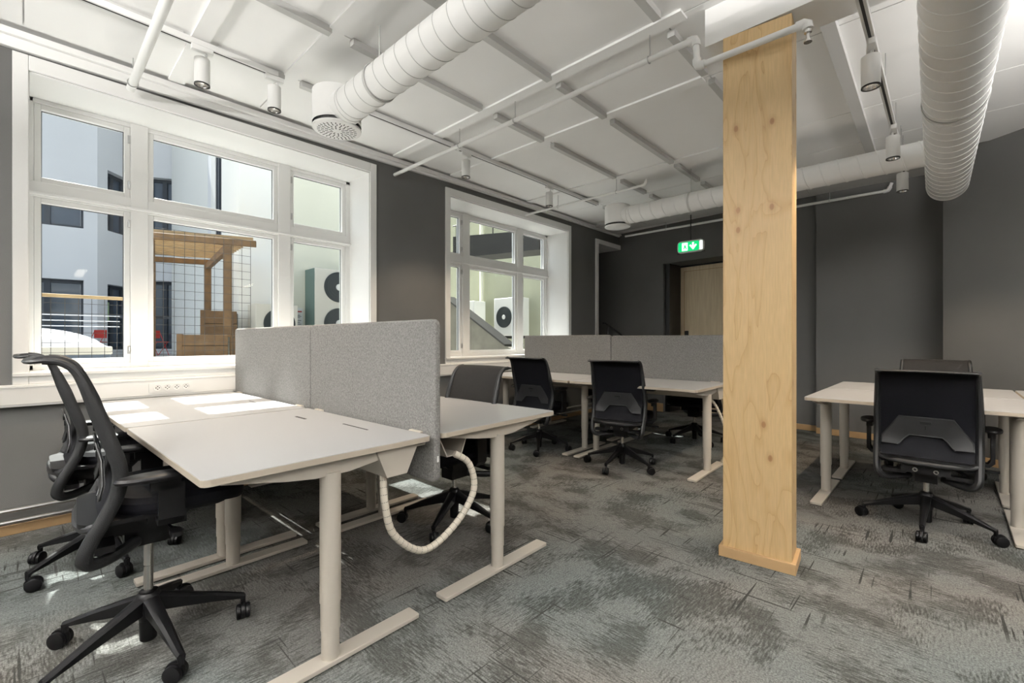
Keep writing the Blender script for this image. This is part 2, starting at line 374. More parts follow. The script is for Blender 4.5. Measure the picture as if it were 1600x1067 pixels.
# heating pipes along the foot of the window wall
hp = empty('heating_pipe', (.05, -3.4, .13)); tag(hp, 'pair of thin steel heating pipes along the foot of the window wall', 'pipe')
MB().tube([(0, 0, .02), (0, 9.3, .02)], .011, 10).build('upper_pipe', 'pipe_steel', hp)
MB().tube([(0, 0, -.045), (0, 9.3, -.045)], .011, 10).build('lower_pipe', 'pipe_steel', hp)
for i in range(8): MB().box(-.048, .004, .3 + i * 1.1, .32 + i * 1.1, -.05, .03).build('pipe_bracket', 'pipe_steel', hp)

# cornice of two stepped bands along the window wall
MB().prism([(-3.5, 2.797), (0, 2.80), (2.3, 2.832), (3.3, 2.852), (6.8, 2.856), (6.8, 2.872), (3.3, 2.872), (-3.5, 2.86)], 0, .035, 'x').prism([(-3.5, 2.856), (2.3, 2.862), (6.8, 2.87), (6.8, 2.898), (-3.5, 2.898)], 0, .065, 'x').build('trim_2', 'white_paint', kind='structure', bevel=.004, smooth=False)

# white cable trunking under the windows
tk = empty('cable_trunking', (0, 0, 0)); tag(tk, 'long white cable trunking running along the wall under the windows', 'trunking')
MB().box(0, .04, -3.5, 6.05, .735, .862).build('channel', 'white_frame', tk, bevel=.004)
MB().box(.04, .0425, -3.5, 6.05, .748, .752).box(.04, .0425, -3.5, 6.05, .845, .849).build('groove', 'batten', tk, smooth=False)
def sockets(y0, n):
    MB().prism(rrect(y0 - .035, y0 + .053 * n + .0, .765, .83, .006), .04, .046, 'x').build('socket_plate', 'white_paint', tk)
    for i in range(n):
        M = Matrix.Translation((.046, y0 + .012 + i * .053, .797)) @ Matrix.Rotation(R(90), 4, 'Y')
        so = MB().lathe([(.023, 0), (.023, .003), (.019, .003), (.017, .001), (0, .001)], 18, M).build('socket', 'white_frame', tk)
        h = MB()
        for dz, dy in ((.009, 0), (-.009, 0), (0, .009), (0, -.009)): h.box(.0472, .0482, y0 + .012 + i * .053 + dy - .003, y0 + .012 + i * .053 + dy + .003, .797 + dz - .003, .797 + dz + .003)
        h.build('socket_hole', 'dark_slot', so, smooth=False)
sockets(.585, 4); sockets(4.55, 3)

# ---------------------------------------------------------------- windows
def window(idx, y0):
    W = empty('window_%d' % idx, (0, y0, 0), 0, 'structure'); w_ = 2.195
    c = MB(); za, zb = .862, 2.79; e = .065; d = .02
    c.box(-.0, d, -e, 0, za, zb).box(0, d, w_, w_ + e, za, zb).box(0, d, 0, w_, z1, zb).box(0, d, 0, w_, za, z0 - .005)
    c.build('casing', 'white_frame', W, bevel=.004)
    MB().box(-.45, 0, -.004, .004, z0 - .03, z1).box(-.45, 0, w_ - .004, w_ + .004, z0 - .03, z1).box(-.45, 0, -.004, w_ + .004, z1 - .008, z1).build('reveal', 'white_paint', W, smooth=False)
    MB().box(-.45, .0, -.004, w_ + .004, z0 - .03, z0 - .005).box(-.012, .034, -e, w_ + e, z0 - .022, z0 + .0).build('window_sill', 'white_frame', W, bevel=.004)
    # frame: outer members, two mullions, transom
    X0, X1 = -.455, -.375; f = MB(); zf0, zf1 = z0 - .005, z1 - .008
    cols = [(.0, .52), (.585, 1.52), (1.585, 2.195)]      # sash fields
    mull = [(.505, .605), (1.515, 1.62)]
    f.box(X0, X1, 0, .022, zf0, zf1).box(X0, X1, w_ - .045, w_, zf0, zf1).box(X0, X1, 0, w_, zf1 - .03, zf1).box(X0, X1, 0, w_, zf0, zf0 + .035)
    for a, b2 in mull: f.box(X0, X1 + .012, a, b2, zf0, zf1)
    f.box(X0, X1 + .006, 0, w_, 2.055, 2.155); f.box(X0, X1 + .028, 0, w_, 2.065, 2.082)
    f.build('frame', 'white_frame', W, bevel=.004)
    fields = [(.022, .505), (.605, 1.515), (1.62, w_ - .045)]
    for ci, (a, b2) in enumerate(fields):
        for (c0, c1) in ((zf0 + .035, 2.055), (2.155, zf1 - .03)):
            s = .034
            sh = MB().box(X0 + .01, X1 - .008, a, a + s, c0, c1).box(X0 + .01, X1 - .008, b2 - s, b2, c0, c1).box(X0 + .01, X1 - .008, a + s, b2 - s, c0, c0 + s).box(X0 + .01, X1 - .008, a + s, b2 - s, c1 - s, c1).build('sash', 'white_frame', W, bevel=.004)
            MB().box(-.425, -.421, a + s, b2 - s, c0 + s, c1 - s).build('pane', 'glass', sh, smooth=False)
            gk = MB(); q = .004
            gk.box(-.421, -.415, a + s, a + s + q, c0 + s, c1 - s).box(-.421, -.415, b2 - s - q, b2 - s, c0 + s, c1 - s).box(-.421, -.415, a + s, b2 - s, c1 - s - q, c1 - s)
            gk.build('gasket', 'dark_slot', sh, smooth=False)
            if ci != 1:
                hy = b2 - .008 if ci == 0 else a + .008
                for hz in (c0 + .09, c1 - .09):
                    MB().box(-.385, -.368, hy - .008, hy + .008, hz - .028, hz + .028).tube([(-.368, hy, hz - .02), (-.355, hy, hz), (-.368, hy, hz + .02)], .004, 6).build('hinge', 'pipe_steel', sh)
    return W
for i, (a, b2) in enumerate(OP): window(i + 1, a)

# ---------------------------------------------------------------- ceiling panels, battens, flat strips
XL = [.12, .71, 1.375, 2.0, 2.79, 3.46, 4.12, 4.80, 5.46, 6.12, 6.98]
YL = [-3.45, -2.2, -1.24, -.02, .69, 1.205, 2.43, 3.13, 4.38, 5.10, 5.85, 6.42]
PB = MB()
for i in range(len(XL) - 1):
    for j in range(len(YL) - 1):
        x0, x1, y0, y1 = XL[i] + .004, XL[i + 1] - .004, YL[j] + .004, YL[j + 1] - .004
        if x1 > 3.6 and y1 > 5.9: continue
        if x1 > 5.2 and y1 > 4.5: continue
        MB().box(x0, x1, y0, y1, CZ, CZ + .03).build('ceiling_panel', 'ceiling_white', ceil, smooth=False)
        if i and x0 < 3.0 and not (i in (2,) and j == 5 and False):   # battens cover the long joints, one per bay
            g0 = random.uniform(.03, .10); g1 = random.uniform(.02, .09)
            MB().box(XL[i] - .022, XL[i] + .022, y0 + g0, y1 - g1, CZ - .038, CZ).build('ceiling_batten', 'batten', ceil, smooth=False)
for yy, xa, xb in ((.69, .1, 3.0), (1.205, .5, 3.4), (2.43, .1, 2.9), (3.13, .1, 2.75), (4.38, .1, 2.5)):
    MB().box(xa, xb, yy - .045, yy + .045, CZ - .014, CZ).build('ceiling_strip', 'ceiling_white', ceil, smooth=False)
MB().box(3.43, 3.50, 2.74, 5.4, CZ - .045, CZ).build('ceiling_batten', 'batten', ceil, smooth=False)
MB().box(.04, 3.95, 6.0, 6.5, CZ - .03, CZ).build('ceiling_strip', 'batten', ceil, smooth=False)
# beam carried by the column
MB().box(2.99, 7.0, 2.49, 2.725, 2.70, CZ + .02).build('trim_3', 'ceiling_white', kind='structure', smooth=False)

# ---------------------------------------------------------------- plywood column
cl = empty('column', (3.235, 2.56, 0), R(5)); tag(cl, 'square timber column clad in knotty pale plywood standing alone mid-room', 'column')
hw = .1535
MB().box(-hw, hw, -.075, -.057, .012, 2.692).build('front_panel', 'plywood', cl, bevel=.0015, smooth=False)
MB().box(hw - .018, hw, -.057, .09, .012, 2.692).build('side_panel', 'plywood', cl, bevel=.0015, smooth=False)
MB().box(-hw, -hw + .018, -.057, .09, .012, 2.692).build('side_panel', 'plywood', cl, bevel=.0015, smooth=False)
MB().box(-hw, hw, .09, .108, .012, 2.692).build('rear_panel', 'plywood', cl, bevel=.0015, smooth=False)
pb = MB()
pb.box(-hw - .018, hw + .018, -.093, -.075, 0, .052).box(-hw - .018, hw + .018, .108, .126, 0, .052).box(hw, hw + .018, -.075, .108, 0, .052).box(-hw - .018, -hw, -.075, .108, 0, .052)
pb.build('plinth', 'skirting_pine', cl, bevel=.002, smooth=False)

# ---------------------------------------------------------------- desks
def leg_parts(root, x, d):
    """one T leg at local x: foot, telescopic tube, bracket"""
    lg = MB(); yc = d / 2
    M = Matrix.Translation((x, yc, 0))
    lg.lathe([(.030, .02), (.030, .12), (.0325, .12), (.0325, .215), (.035, .215), (.035, .665)], 24, M)
    o = lg.build('leg', 'desk_steel', root)
    MB().prism(rrect(x - .035, x + .035, yc - .355, yc + .355, .006, 2), .006, .022).build('foot', 'desk_steel', o, bevel=.002, smooth=False)
    for yy in (yc - .33, yc + .33): MB().lathe([(.014, 0), (.014, .007)], 10, Matrix.Translation((x, yy, 0))).build('glide', 'rail_black', o)
    prof = [(yc - .34, .711), (yc - .34, .700), (yc - .16, .668), (yc - .06, .655), (yc + .06, .655), (yc + .16, .668), (yc + .34, .700), (yc + .34, .711)]
    MB().prism(prof, x - .022, x + .022, 'x').build('bracket', 'desk_steel', o, bevel=.002, smooth=False)
def desk(w_, d=.79, flip=False, slots=True, H=.735, tray=True):
    root = empty('desk')
    T = MB().prism(rrect(0, w_, 0, d, .022, 4), H - .023, H).build('tabletop', 'laminate', root, bevel=.0015, smooth=False)
    MB().prism(rrect(-.0012, w_ + .0012, -.0012, d + .0012, .022, 4), H - .0215, H - .0025).build('edge_band', 'edge_warm_light', T, smooth=False)
    if slots:
        for a, b2 in ((.22, .30), (.62, .90)):
            s = MB(); s.box(w_ * a, w_ * a + .11, d - .175, d - .163, H - .0, H + .0012) if a < .3 else s.box(w_ * a - .08, w_ * a + .13, d - .115, d - .108, H, H + .0012)
            s.build('cable_slot', 'dark_slot', T, smooth=False)
    leg_parts(root, .06, d); leg_parts(root, w_ - .06, d)
    MB().box(.06, w_ - .06, d / 2 - .03, d / 2 + .03, .672, .705).build('crossbeam', 'desk_steel', root, smooth=False)
    if tray:
        prof = [(d - .235, .711), (d - .19, .60), (d - .10, .60), (d - .045, .711), (d - .05, .711), (d - .104, .605), (d - .186, .605), (d - .230, .711)]
        MB().prism(prof, .09, w_ - .03, 'x').build('cable_tray', 'desk_steel', root, smooth=False)
        MB().prism([(d - .235, .711), (d - .19, .60), (d - .10, .60), (d - .045, .711)], w_ - .034, w_ - .026, 'x').build('tray_end', 'desk_steel', root, smooth=False)
        MB().tube([(w_ - .06, d - .03, .711), (w_ - .06, d - .03, .69), (w_ - .06, d + .01, .69), (w_ - .06, d + .01, .711)], .005, 6).build('screen_clamp', 'desk_steel', root)
    MB().box(w_ * .62, w_ * .62 + .09, .02, .075, .695, .7115).build('control_panel', 'black_plastic', root, bevel=.003)
    return root
def place(o, ox, oy, rz, dx, dy, flip=False, w_=0, d=.79):
    """put a desk with its corner at (dx,dy) in a group rotated rz about (ox,oy); flip turns it half round"""
    c, s = math.cos(rz), math.sin(rz)
    if flip: dx, dy = dx + w_, dy + d
    o.location = (ox + dx * c - dy * s, oy + dx * s + dy * c, 0); o.rotation_euler = (0, 0, rz + (math.pi if flip else 0))
def screen(name, w_, za, zb):
    o = empty('desk_screen')
    r = .03; m_ = MB().prism(rrect(0, w_, za, zb, r, 5), -.015, .015, 'y').build('panel', 'screen_felt', o, bevel=.007, seg=3)
    return o
# near block (rotated 1.5 degrees about its right end)
GA = (2.405, 1.125, R(1.6))
dk = desk(1.115); place(dk, *GA, -1.115, -.802); tag(dk, 'nearest white height-adjustable desk, on the camera side of the tall grey screen', 'desk', 'desks in the near block')
dk = desk(1.235); place(dk, *GA, -2.37, -.802); tag(dk, 'sunlit white desk against the window trunking in front of the near grey screen', 'desk', 'desks in the near block')
dk = desk(1.115); place(dk, *GA, -1.115, .045, True, 1.115); tag(dk, 'white desk just behind the near grey screen with its bare corner towards the column', 'desk', 'desks in the near block')
dk = desk(1.235); place(dk, *GA, -2.37, .045, True, 1.235); tag(dk, 'white desk hidden behind the near screen beside the window', 'desk', 'desks in the near block')
def put_screen(G, dx, dy, w_, za, zb, label, group):
    o = screen('', w_, za, zb); c, s = math.cos(G[2]), math.sin(G[2])
    o.location = (G[0] + dx * c - dy * s, G[1] + dx * s + dy * c, 0); o.rotation_euler = (0, 0, G[2]); tag(o, label, 'screen', group)
    for x in (.12, w_ - .12): MB().box(x - .04, x + .04, -.03, .03, .711, .7385).build('clamp', 'desk_steel', o, bevel=.002)
    lb = MB().box(w_ - .0005, w_ + .0006, -.005, .005, .62, .645).build('care_label', 'white_paint', o, smooth=False)
    return o
put_screen(GA, -1.118, .021, 1.118, .535, 1.207, 'near grey felt desk screen with its dark end edge facing the room', 'grey felt screens')
put_screen(GA, -2.375, .021, 1.25, .535, 1.207, 'grey felt desk screen standing next to the big window, lit by sun', 'grey felt screens')
# far block
GF = (2.545, 4.335, R(1.0))
for (dx, dy, fp, w_, lab) in ((-1.2, -.815, 0, 1.2, 'far white desk end with cable hose, left of the plywood column'),
                              (-2.44, -.815, 0, 1.225, 'far white desk by the second window, behind the black chair'),
                              (-1.2, .03, 1, 1.2, 'white desk on the back side of the far grey screen, near the door'),
                              (-2.44, .03, 1, 1.225, 'white desk on the back side of the far grey screen, window end')):
    o = desk(w_, slots=False); place(o, *GF, dx, dy, bool(fp), w_); tag(o, lab, 'desk', 'desks in the far block')
put_screen(GF, -1.205, .008, 1.2, .60, 1.168, 'far grey felt screen ending behind the plywood column', 'grey felt screens')
put_screen(GF, -2.44, .008, 1.228, .60, 1.178, 'far grey felt screen in front of the second window', 'grey felt screens')
# right block
GR = (3.262, 4.395, R(-1.0))
for (dx, dy, fp, lab) in ((0, -.80, 0, 'white desk right of the plywood column, with a black chair pushed up to it'),
                          (0, .01, 1, 'right-hand white desk nearer the back wall, black chair behind it')):
    o = desk(1.06, slots=False, H=.735, tray=False); place(o, *GR, dx, dy, bool(fp), 1.06); tag(o, lab, 'desk', 'desks in the right block')
o = desk(.7, slots=False, H=.735, tray=False); place(o, *GR, 1.075, .01, True, .7); tag(o, 'sliver of a white desk at the right edge of the picture, beyond the right-hand desks', 'desk', 'desks in the right block')

# cable hoses
def hose(name, pts, label, r=.0145):
    root = empty('cable_hose', pts[0]); tag(root, label, 'cable hose')
    c = bez([Vector(p) - Vector(pts[0]) for p in pts], 40)
    # resample evenly
    L_ = [0]
    for i in range(1, len(c)): L_.append(L_[-1] + (c[i] - c[i - 1]).length)
    step = .026; n = max(3, int(L_[-1] / step)); ev = []
    k = 0
    for i in range(n * 4 + 1):
        s = L_[-1] * i / (n * 4)
        while k < len(L_) - 2 and L_[k + 1] < s: k += 1
        t_ = (s - L_[k]) / max(1e-6, L_[k + 1] - L_[k]); ev.append(c[k].lerp(c[k + 1], min(1, t_)))
    rad = [r * (.93 if i % 4 == 0 else 1.0) for i in range(len(ev))]
    MB().tube(ev, r, 12, radii=rad).build('sleeve', 'hose_ivory', root)
    rg = MB()
    for i in range(4, len(ev) - 4, 4):
        d = (ev[i + 1] - ev[i - 1]).normalized(); q = d.to_track_quat('Z', 'Y').to_matrix().to_4x4()
        rg.lathe([(r * .955, -.001), (r * .955, .001)], 10, Matrix.Translation(ev[i]) @ q)
    rg.build('joint_ring', 'concrete', root, kind='stuff')
    return root
hose('h', [(2.335, .935, .605), (2.365, .925, .50), (2.375, .96, .37), (2.385, 1.09, .272), (2.395, 1.24, .33), (2.40, 1.345, .45), (2.385, 1.335, .57), (2.36, 1.27, .625)], 'ivory segmented cable hose hanging in a loop between the two near desks')
hose('h', [(1.20, .88, .60), (1.24, .87, .50), (1.26, 1.0, .44), (1.27, 1.12, .46), (1.25, 1.24, .54), (1.2, 1.3, .60)], 'ivory cable hose looping in the dark under the near desks')
hose('h', [(2.43, 4.13, .62), (2.49, 4.16, .52), (2.55, 4.2, .33), (2.56, 4.22, .16), (2.5, 4.25, .03)], 'pale cable hose hanging from the far desk end beside the plywood column', .012)

# ---------------------------------------------------------------- office chairs
PROF = [(-.292, .940), (-.262, .944), (-.225, .938), (-.196, .915), (-.176, .875), (-.152, .805), (-.126, .72), (-.102, .645), (-.090, .585), (-.097, .52), (-.122, .455), (-.155, .39), (-.172, .345)]
def prof_y(z):
    for a, b2 in zip(PROF[2:], PROF[3:]):
        if b2[1] <= z <= a[1]: return b2[0] + (a[0] - b2[0]) * (z - b2[1]) / (a[1] - b2[1])
    return PROF[-1][0]
def half_w(z): return .222 - .012 * max(0, (z - .6) / .35) ** 2 - .010 * max(0, (.5 - z) / .2) ** 2
MESHES = {}
def bm_once(key, fn):
    if key not in MESHES: MESHES[key] = fn()
    return MESHES[key]
def star_base():
    m_ = MB()
    m_.lathe([(.028, .10), (.034, .12), (.040, .14), (.040, .178), (.033, .195), (.028, .200)], 20)
    for k in range(5):
        M = Matrix.Rotation(2 * math.pi * k / 5, 4, 'Z')
        secs = [(.03, .024, .128, .190), (.10, .021, .116, .165), (.2, .017, .097, .131), (.285, .0135, .078, .098), (.305, .0125, .066, .092)]
        vs = []; fs = []
        for x, hw_, za, zb in secs: vs += [(x, -hw_ * .8, za), (x, hw_ * .8, za), (x, hw_, zb - .008), (x, hw_ * .45, zb), (x, -hw_ * .45, zb), (x, -hw_, zb - .008)]
        for i in range(len(secs) - 1):
            for q in range(6): e = (q + 1) % 6; fs.append((i * 6 + q, i * 6 + e, i * 6 + 6 + e, i * 6 + 6 + q))
        fs += [(0, 1, 2, 3, 4, 5), tuple(range(24, 30))]
        m_.add(vs, fs, M)
    return m_.mesh('star_base', 'black_plastic')
def caster():
    m_ = MB(); Mx = Matrix.Rotation(R(90), 4, 'Y')
    for s in (-1, 1):
        m_.lathe([(.0, -.009), (.022, -.009), (.029, -.006), (.030, 0), (.029, .006), (.022, .009), (0, .009)], 20, Matrix.Translation((s * .016, -.018, .030)) @ Mx)
    m_.lathe([(.031, -.007), (.033, 0), (.031, .007)], 16, Matrix.Translation((0, -.018, .034)) @ Mx)
    m_.lathe([(.0095, .055), (.0095, .085)], 10)
    return m_.mesh('caster', 'black_plastic')
def seat_mesh():
    def fn(u, v):
        a = 2 * math.pi * u; n_ = 3.2
        c, s = math.cos(a), math.sin(a); rr = (abs(c) ** n_ + abs(s) ** n_) ** (-1 / n_)
        prof = [(0, .036), (.55, .037), (.80, .036), (.93, .030), (1.0, .014), (1.0, -.006), (.965, -.024), (.85, -.031), (0, -.032)]
        q = v * (len(prof) - 1); i = min(int(q), len(prof) - 2); f = q - i
        k = prof[i][0] * (1 - f) + prof[i + 1][0] * f; z = prof[i][1] * (1 - f) + prof[i + 1][1] * f
        x = .240 * rr * c * k; y = .088 + .200 * rr * s * k
        z -= .020 * max(0, (y - .15) / .13) ** 2 * 1.2
        if v < .35: z -= .006 * (1 - (abs(x) / .24))
        return (x, y, z + .455)
    m_ = MB().grid(fn, 48, 24)
    return m_.mesh('seat', 'seat_fabric')
def frame_mesh():
    pts = []
    side = [(half_w(z), y, z) for y, z in PROF[1:]]
    side += [(.205, -.170, .318), (.185, -.148, .300), (.14, -.10, .297), (.075, -.04, .305)]
    right = bez(side, 4)
    m_ = MB(); n_ = len(right)
    rad = []
    for i, p in enumerate(right):
        z = p[2]; rad.append((.0130 + .006 * min(1, max(0, (.92 - z) / .3)), .011 + .010 * min(1, max(0, (.93 - z) / .15))))
    for s in (1, -1):
        m_.tube([(p[0] * s, p[1], p[2]) for p in right], 0, 10, up=(0, 1, 0), radii=rad)
    top = bez([(-.212, -.262, .944), (-.205, -.288, .942), (-.15, -.297, .943), (0, -.299, .945), (.15, -.297, .943), (.205, -.288, .942), (.212, -.262, .944)], 4)
    m_.tube(top, 0.008, 8, up=(0, 0, 1), radii=[(.011, .007)] * len(top))
    cb = bez([(-.208, -.137, .425), (-.19, -.165, .415), (-.10, -.185, .408), (0, -.188, .407), (.10, -.185, .408), (.19, -.165, .415), (.208, -.137, .425)], 4)
    m_.tube(cb, 0, 10, up=(0, 0, 1), radii=[(.015, .015)] * len(cb))
    return m_.mesh('back_frame', 'grey_plastic')
def mesh_back(fabric):
    zs = [(y, z) for y, z in PROF[:12]]
    def fn(u, v):
        q = v * (len(zs) - 1); i = min(int(q), len(zs) - 2); f = q - i
        y = zs[i][0] * (1 - f) + zs[i + 1][0] * f; z = zs[i][1] * (1 - f) + zs[i + 1][1] * f
        x = (u * 2 - 1); w2 = half_w(z) - .004
        return (x * w2, y - .010 * (1 - x * x) * (.5 + .5 * math.sin(math.pi * v)) + .004, z + .006 * (z > .93))
    def fn2(u, v): a = fn(u, v); return (a[0], a[1] - .006, a[2] - .005 * (a[2] > .93))
    m_ = MB().grid(fn, 12, 24); m_.grid(fn2, 12, 24)
    return m_.mesh('back_mesh', fabric)
def lumbar():
    def Y(z): return prof_y(z) - .030
    out = [(-.200, .50), (-.196, .545), (-.150, .615), (-.118, .668), (.118, .668), (.150, .615), (.196, .545), (.200, .50)]
    inn = [(-.125, .498), (-.112, .51), (-.095, .535), (-.072, .560), (.072, .560), (.095, .535), (.112, .51), (.125, .498)]
    vs = []; fs = []
    for th in (0, -.007):
        for x, z in out: vs.append((x, Y(z) + th, z))
        for x, z in inn: vs.append((x, Y(z) + th, z))
    n_ = 8
    for i in range(n_ - 1):
        fs.append((i, i + 1, n_ + i + 1, n_ + i)); fs.append((16 + i, 16 + n_ + i, 16 + n_ + i + 1, 16 + i + 1))
        fs.append((i, 16 + i, 16 + i + 1, i + 1)); fs.append((8 + i, 8 + i + 1, 24 + i + 1, 24 + i))
    fs += [(0, 8, 24, 16), (7, 23, 31, 15)]
    m_ = MB().add(vs, fs)
    # raised rims
    for pl in (out, inn): m_.tube([(x, Y(z) - .006, z) for x, z in pl], .0035, 6)
    return m_.mesh('lumbar_panel', 'grey_plastic')
def knob():
    y = prof_y(.64) - .040
    return MB().box(-.025, .025, y - .006, y + .006, .630, .646).box(-.003, .003, y - .002, y + .006, .60, .622).mesh('lumbar_knob', 'black_plastic')
def mech():
    m_ = MB().box(-.105, .105, -.165, .10, .345, .392).box(-.05, .05, -.07, .06, .275, .345).prism([(-.165, .345), (.09, .345), (.13, .385), (.13, .405), (-.1, .405), (-.165, .392)], -.06, .06, 'x')
    m_.box(-.20, .20, -.02, .05, .395, .425).box(-.20, -.085, -.15, -.10, .33, .352).box(.085, .20, -.15, -.10, .33, .352)
    return m_.mesh('mechanism', 'black_plastic')
def mech_rings():
    m_ = MB()
    for s in (-.045, .045):
        m_.lathe([(.0065, 0), (.0065, .003), (.012, .003), (.012, 0)], 16, Matrix.Translation((s, -.166, .365)) @ Matrix.Rotation(R(90), 4, 'X'), cap=False)
    return m_.mesh('screw_ring', 'chrome')
def lever():
    return MB().tube([(.06, .03, .375), (.2, .04, .372), (.25, .045, .372)], .005, 8).prism(rrect(.245, .305, .03, .062, .012, 3), .366, .379).mesh('lever', 'black_plastic')
def pan():
    return MB().prism(rrect(-.215, .215, -.19, .215, .06, 4), .418, .432).mesh('seat_pan', 'black_plastic')
def arm_post(s, h):
    m_ = MB().prism([(s * .15, .40), (s * .262, .40), (s * .285, .425), (s * .285, h - .03), (s * .268, h - .03), (s * .268, .437), (s * .255, .418), (s * .15, .418)], .0, .07, 'y')
    m_.box(min(s * .255, s * .285), max(s * .255, s * .285), -.02, .06, h - .045, h - .012)
    return m_.mesh('arm_post', 'black_plastic')
def arm_pad(s, h):
    def fn(u, v):
        a = 2 * math.pi * u; p = [(0, .012), (.7, .012), (.93, .008), (1, 0), (.95, -.009), (.7, -.012), (0, -.012)]
        q = v * 6; i = min(int(q), 5); f = q - i; k = p[i][0] * (1 - f) + p[i + 1][0] * f; z = p[i][1] * (1 - f) + p[i + 1][1] * f
        return (s * .272 + .043 * k * math.cos(a), -.005 + .105 * k * math.sin(a) * (1 - .05 * math.cos(a)), z + h)
    return MB().grid(fn, 24, 12).mesh('arm_pad', 'black_plastic')
def link(me, parent, dz=0):
    o = bpy.data.objects.new(me.name.split('.')[0], me); col.objects.link(o); o.parent = parent; o.location = (0, 0, dz); return o
def chair(x, y, yaw, lift, base_yaw, label, arm=.625, fabric='seat_fabric', cyaw=None):
    root = empty('office_chair', (x, y, 0), R(yaw)); tag(root, label, 'chair', 'black office chairs')
    b = link(bm_once('base', star_base), root); b.rotation_euler = (0, 0, R(base_yaw - yaw))
    for k in range(5):
        a = 2 * math.pi * k / 5
        c = link(bm_once('caster', caster), b); c.location = (.300 * math.cos(a), .300 * math.sin(a), 0); c.rotation_euler = (0, 0, (cyaw[k] if cyaw else (k * 2.1 + x * 3)) )
    link(bm_once('sh', lambda: MB().lathe([(.022, .025), (.026, .03), (.028, .10), (.028, .205), (.022, .208)], 18).mesh('column_shroud', 'black_plastic')), root)
    link(bm_once('pi', lambda: MB().lathe([(.0145, .18), (.0145, .30)], 18).mesh('gas_piston', 'chrome')), root, lift)
    if lift > .09: MB().lathe([(.0145, .19), (.0145, .30)], 18).build('gas_piston', 'chrome', root)
    for key, fn in (('mech', mech), ('rings', mech_rings), ('lever', lever), ('pan', pan), ('seat', seat_mesh), ('lum', lumbar)): 
        o = link(bm_once(key, fn), root, lift)
        if key == 'lum': link(bm_once('knob', knob), o)
    bf = link(bm_once('frame', frame_mesh), root, lift)
    link(bm_once('bm' + fabric, lambda: mesh_back(fabric)), bf)
    for s in (-1, 1):
        p = link(bm_once('ap%d%.3f' % (s, arm), lambda: arm_post(s, arm)), root, lift)
        link(bm_once('pad%d%.3f' % (s, arm), lambda: arm_pad(s, arm)), p)
    return root
chair(1.785, .30, -3, .115, 8, 'nearest black office chair, raised high, side-on in the left foreground', arm=.565)
chair(.80, .26, 0, .105, 155, 'black office chair at the sunlit desk, between the nearest chair and the window wall', arm=.565)
chair(1.72, 1.80, 181, .0, 10, 'black office chair seen from the front behind the near grey screen', fabric='back_fabric')
chair(.93, 3.58, 5, .0, 20, 'black office chair at the far desk by the second window, seen from behind', arm=.64)
chair(1.87, 3.60, 13, .0, 57, 'black office chair at the far desks left of the plywood column, seen from behind', arm=.60)
chair(1.95, 5.05, 175, .0, 30, 'black office chair behind the far screen, only seat and wheels visible under the desk', arm=.60)
chair(.85, 5.05, 185, .0, 12, 'black office chair behind the far screen on the window side, glimpsed under the desks', arm=.60)
chair(3.86, 3.70, -1, .0, 51, 'large black office chair at the right, its back towards the camera', arm=.615)
chair(3.90, 5.12, 180, .0, 20, 'black office chair behind the right-hand desk, only its top showing above another chair', fabric='back_fabric', arm=.6)

# ---------------------------------------------------------------- ducts
def duct(name, p0, p1, r, pitch, label, turns_dir=1, sm='duct_seam', sr=.0017):
    p0 = Vector(p0); p1 = Vector(p1); root = empty('ventilation_duct', p0); tag(root, label, 'duct', 'white spiral ventilation ducts')
    d = (p1 - p0); Lh = d.length; q = d.normalized().to_track_quat('Z', 'Y').to_matrix().to_4x4()
    MB().lathe([(0, 0), (r * .97, 0), (r, .006), (r, Lh - .006), (r * .97, Lh), (0, Lh)], 48, q, cap=False).build('spiral_tube', 'duct_white', root)
    n = int(Lh / pitch * 36); pts = []
    for i in range(n + 1):
        a = 2 * math.pi * i / 36 * turns_dir; pts.append(q @ Vector(((r + .0006) * math.cos(a), (r + .0006) * math.sin(a), .01 + (Lh - .02) * i / n)))
    MB().tube(pts, 0, 6, up=(0, 0, 1), radii=[(sr, sr)] * len(pts)).build('seam', sm, root)
    return root
def plenum(root, c, z0_, z1_, r):
    c = (c[0] - root.location.x, c[1] - root.location.y, -root.location.z)
    M = Matrix.Translation(c)
    o = MB().lathe([(r, z0_ + .035), (r, z1_ - .004), (r - .006, z1_), (0, z1_)], 48, M, cap=False).build('plenum_box', 'duct_white', root)
    MB().lathe([(0, z0_ + .036), (r * .93, z0_ + .036), (r * .93, z0_ + .014)], 40, M, cap=False).build('plenum_gap', 'dark_slot', o)
    dd = MB().lathe([(0, z0_), (r * .86, z0_), (r * 1.0, z0_ + .006), (r * 1.01, z0_ + .016), (0, z0_ + .018)], 48, M, cap=False).build('diffuser_plate', 'duct_white', o)
    s = MB()
    return o, M, z0_, r
d1 = duct('a', (1.22, 1.355, 2.575), (3.86, 1.355, 2.575), .10, .105, 'white spiral duct crossing the ceiling from the drum diffuser above the big window')
o, M, zz, r = plenum(d1, (1.085, 1.355), 2.465, 2.705, .148)
MB().tube([(-.03, 0, 0), (.04, 0, 0)], .104, 32).build('collar', 'duct_white', d1)
s = MB()
for ring, (ra, rb, n_) in enumerate(((.03, .05, 10), (.055, .075, 16), (.08, .098, 22), (.103, .12, 28))):
    for k in range(n_):
        a = 2 * math.pi * k / n_ + ring * .2
        s.box(ra, rb, -.0028, .0028, zz - .0012, zz + .001, M @ Matrix.Rotation(a, 4, 'Z') @ Matrix.Translation((0, 0, 0)))
s.build('diffuser_slot', 'dark_slot', d1, kind='stuff', smooth=False)
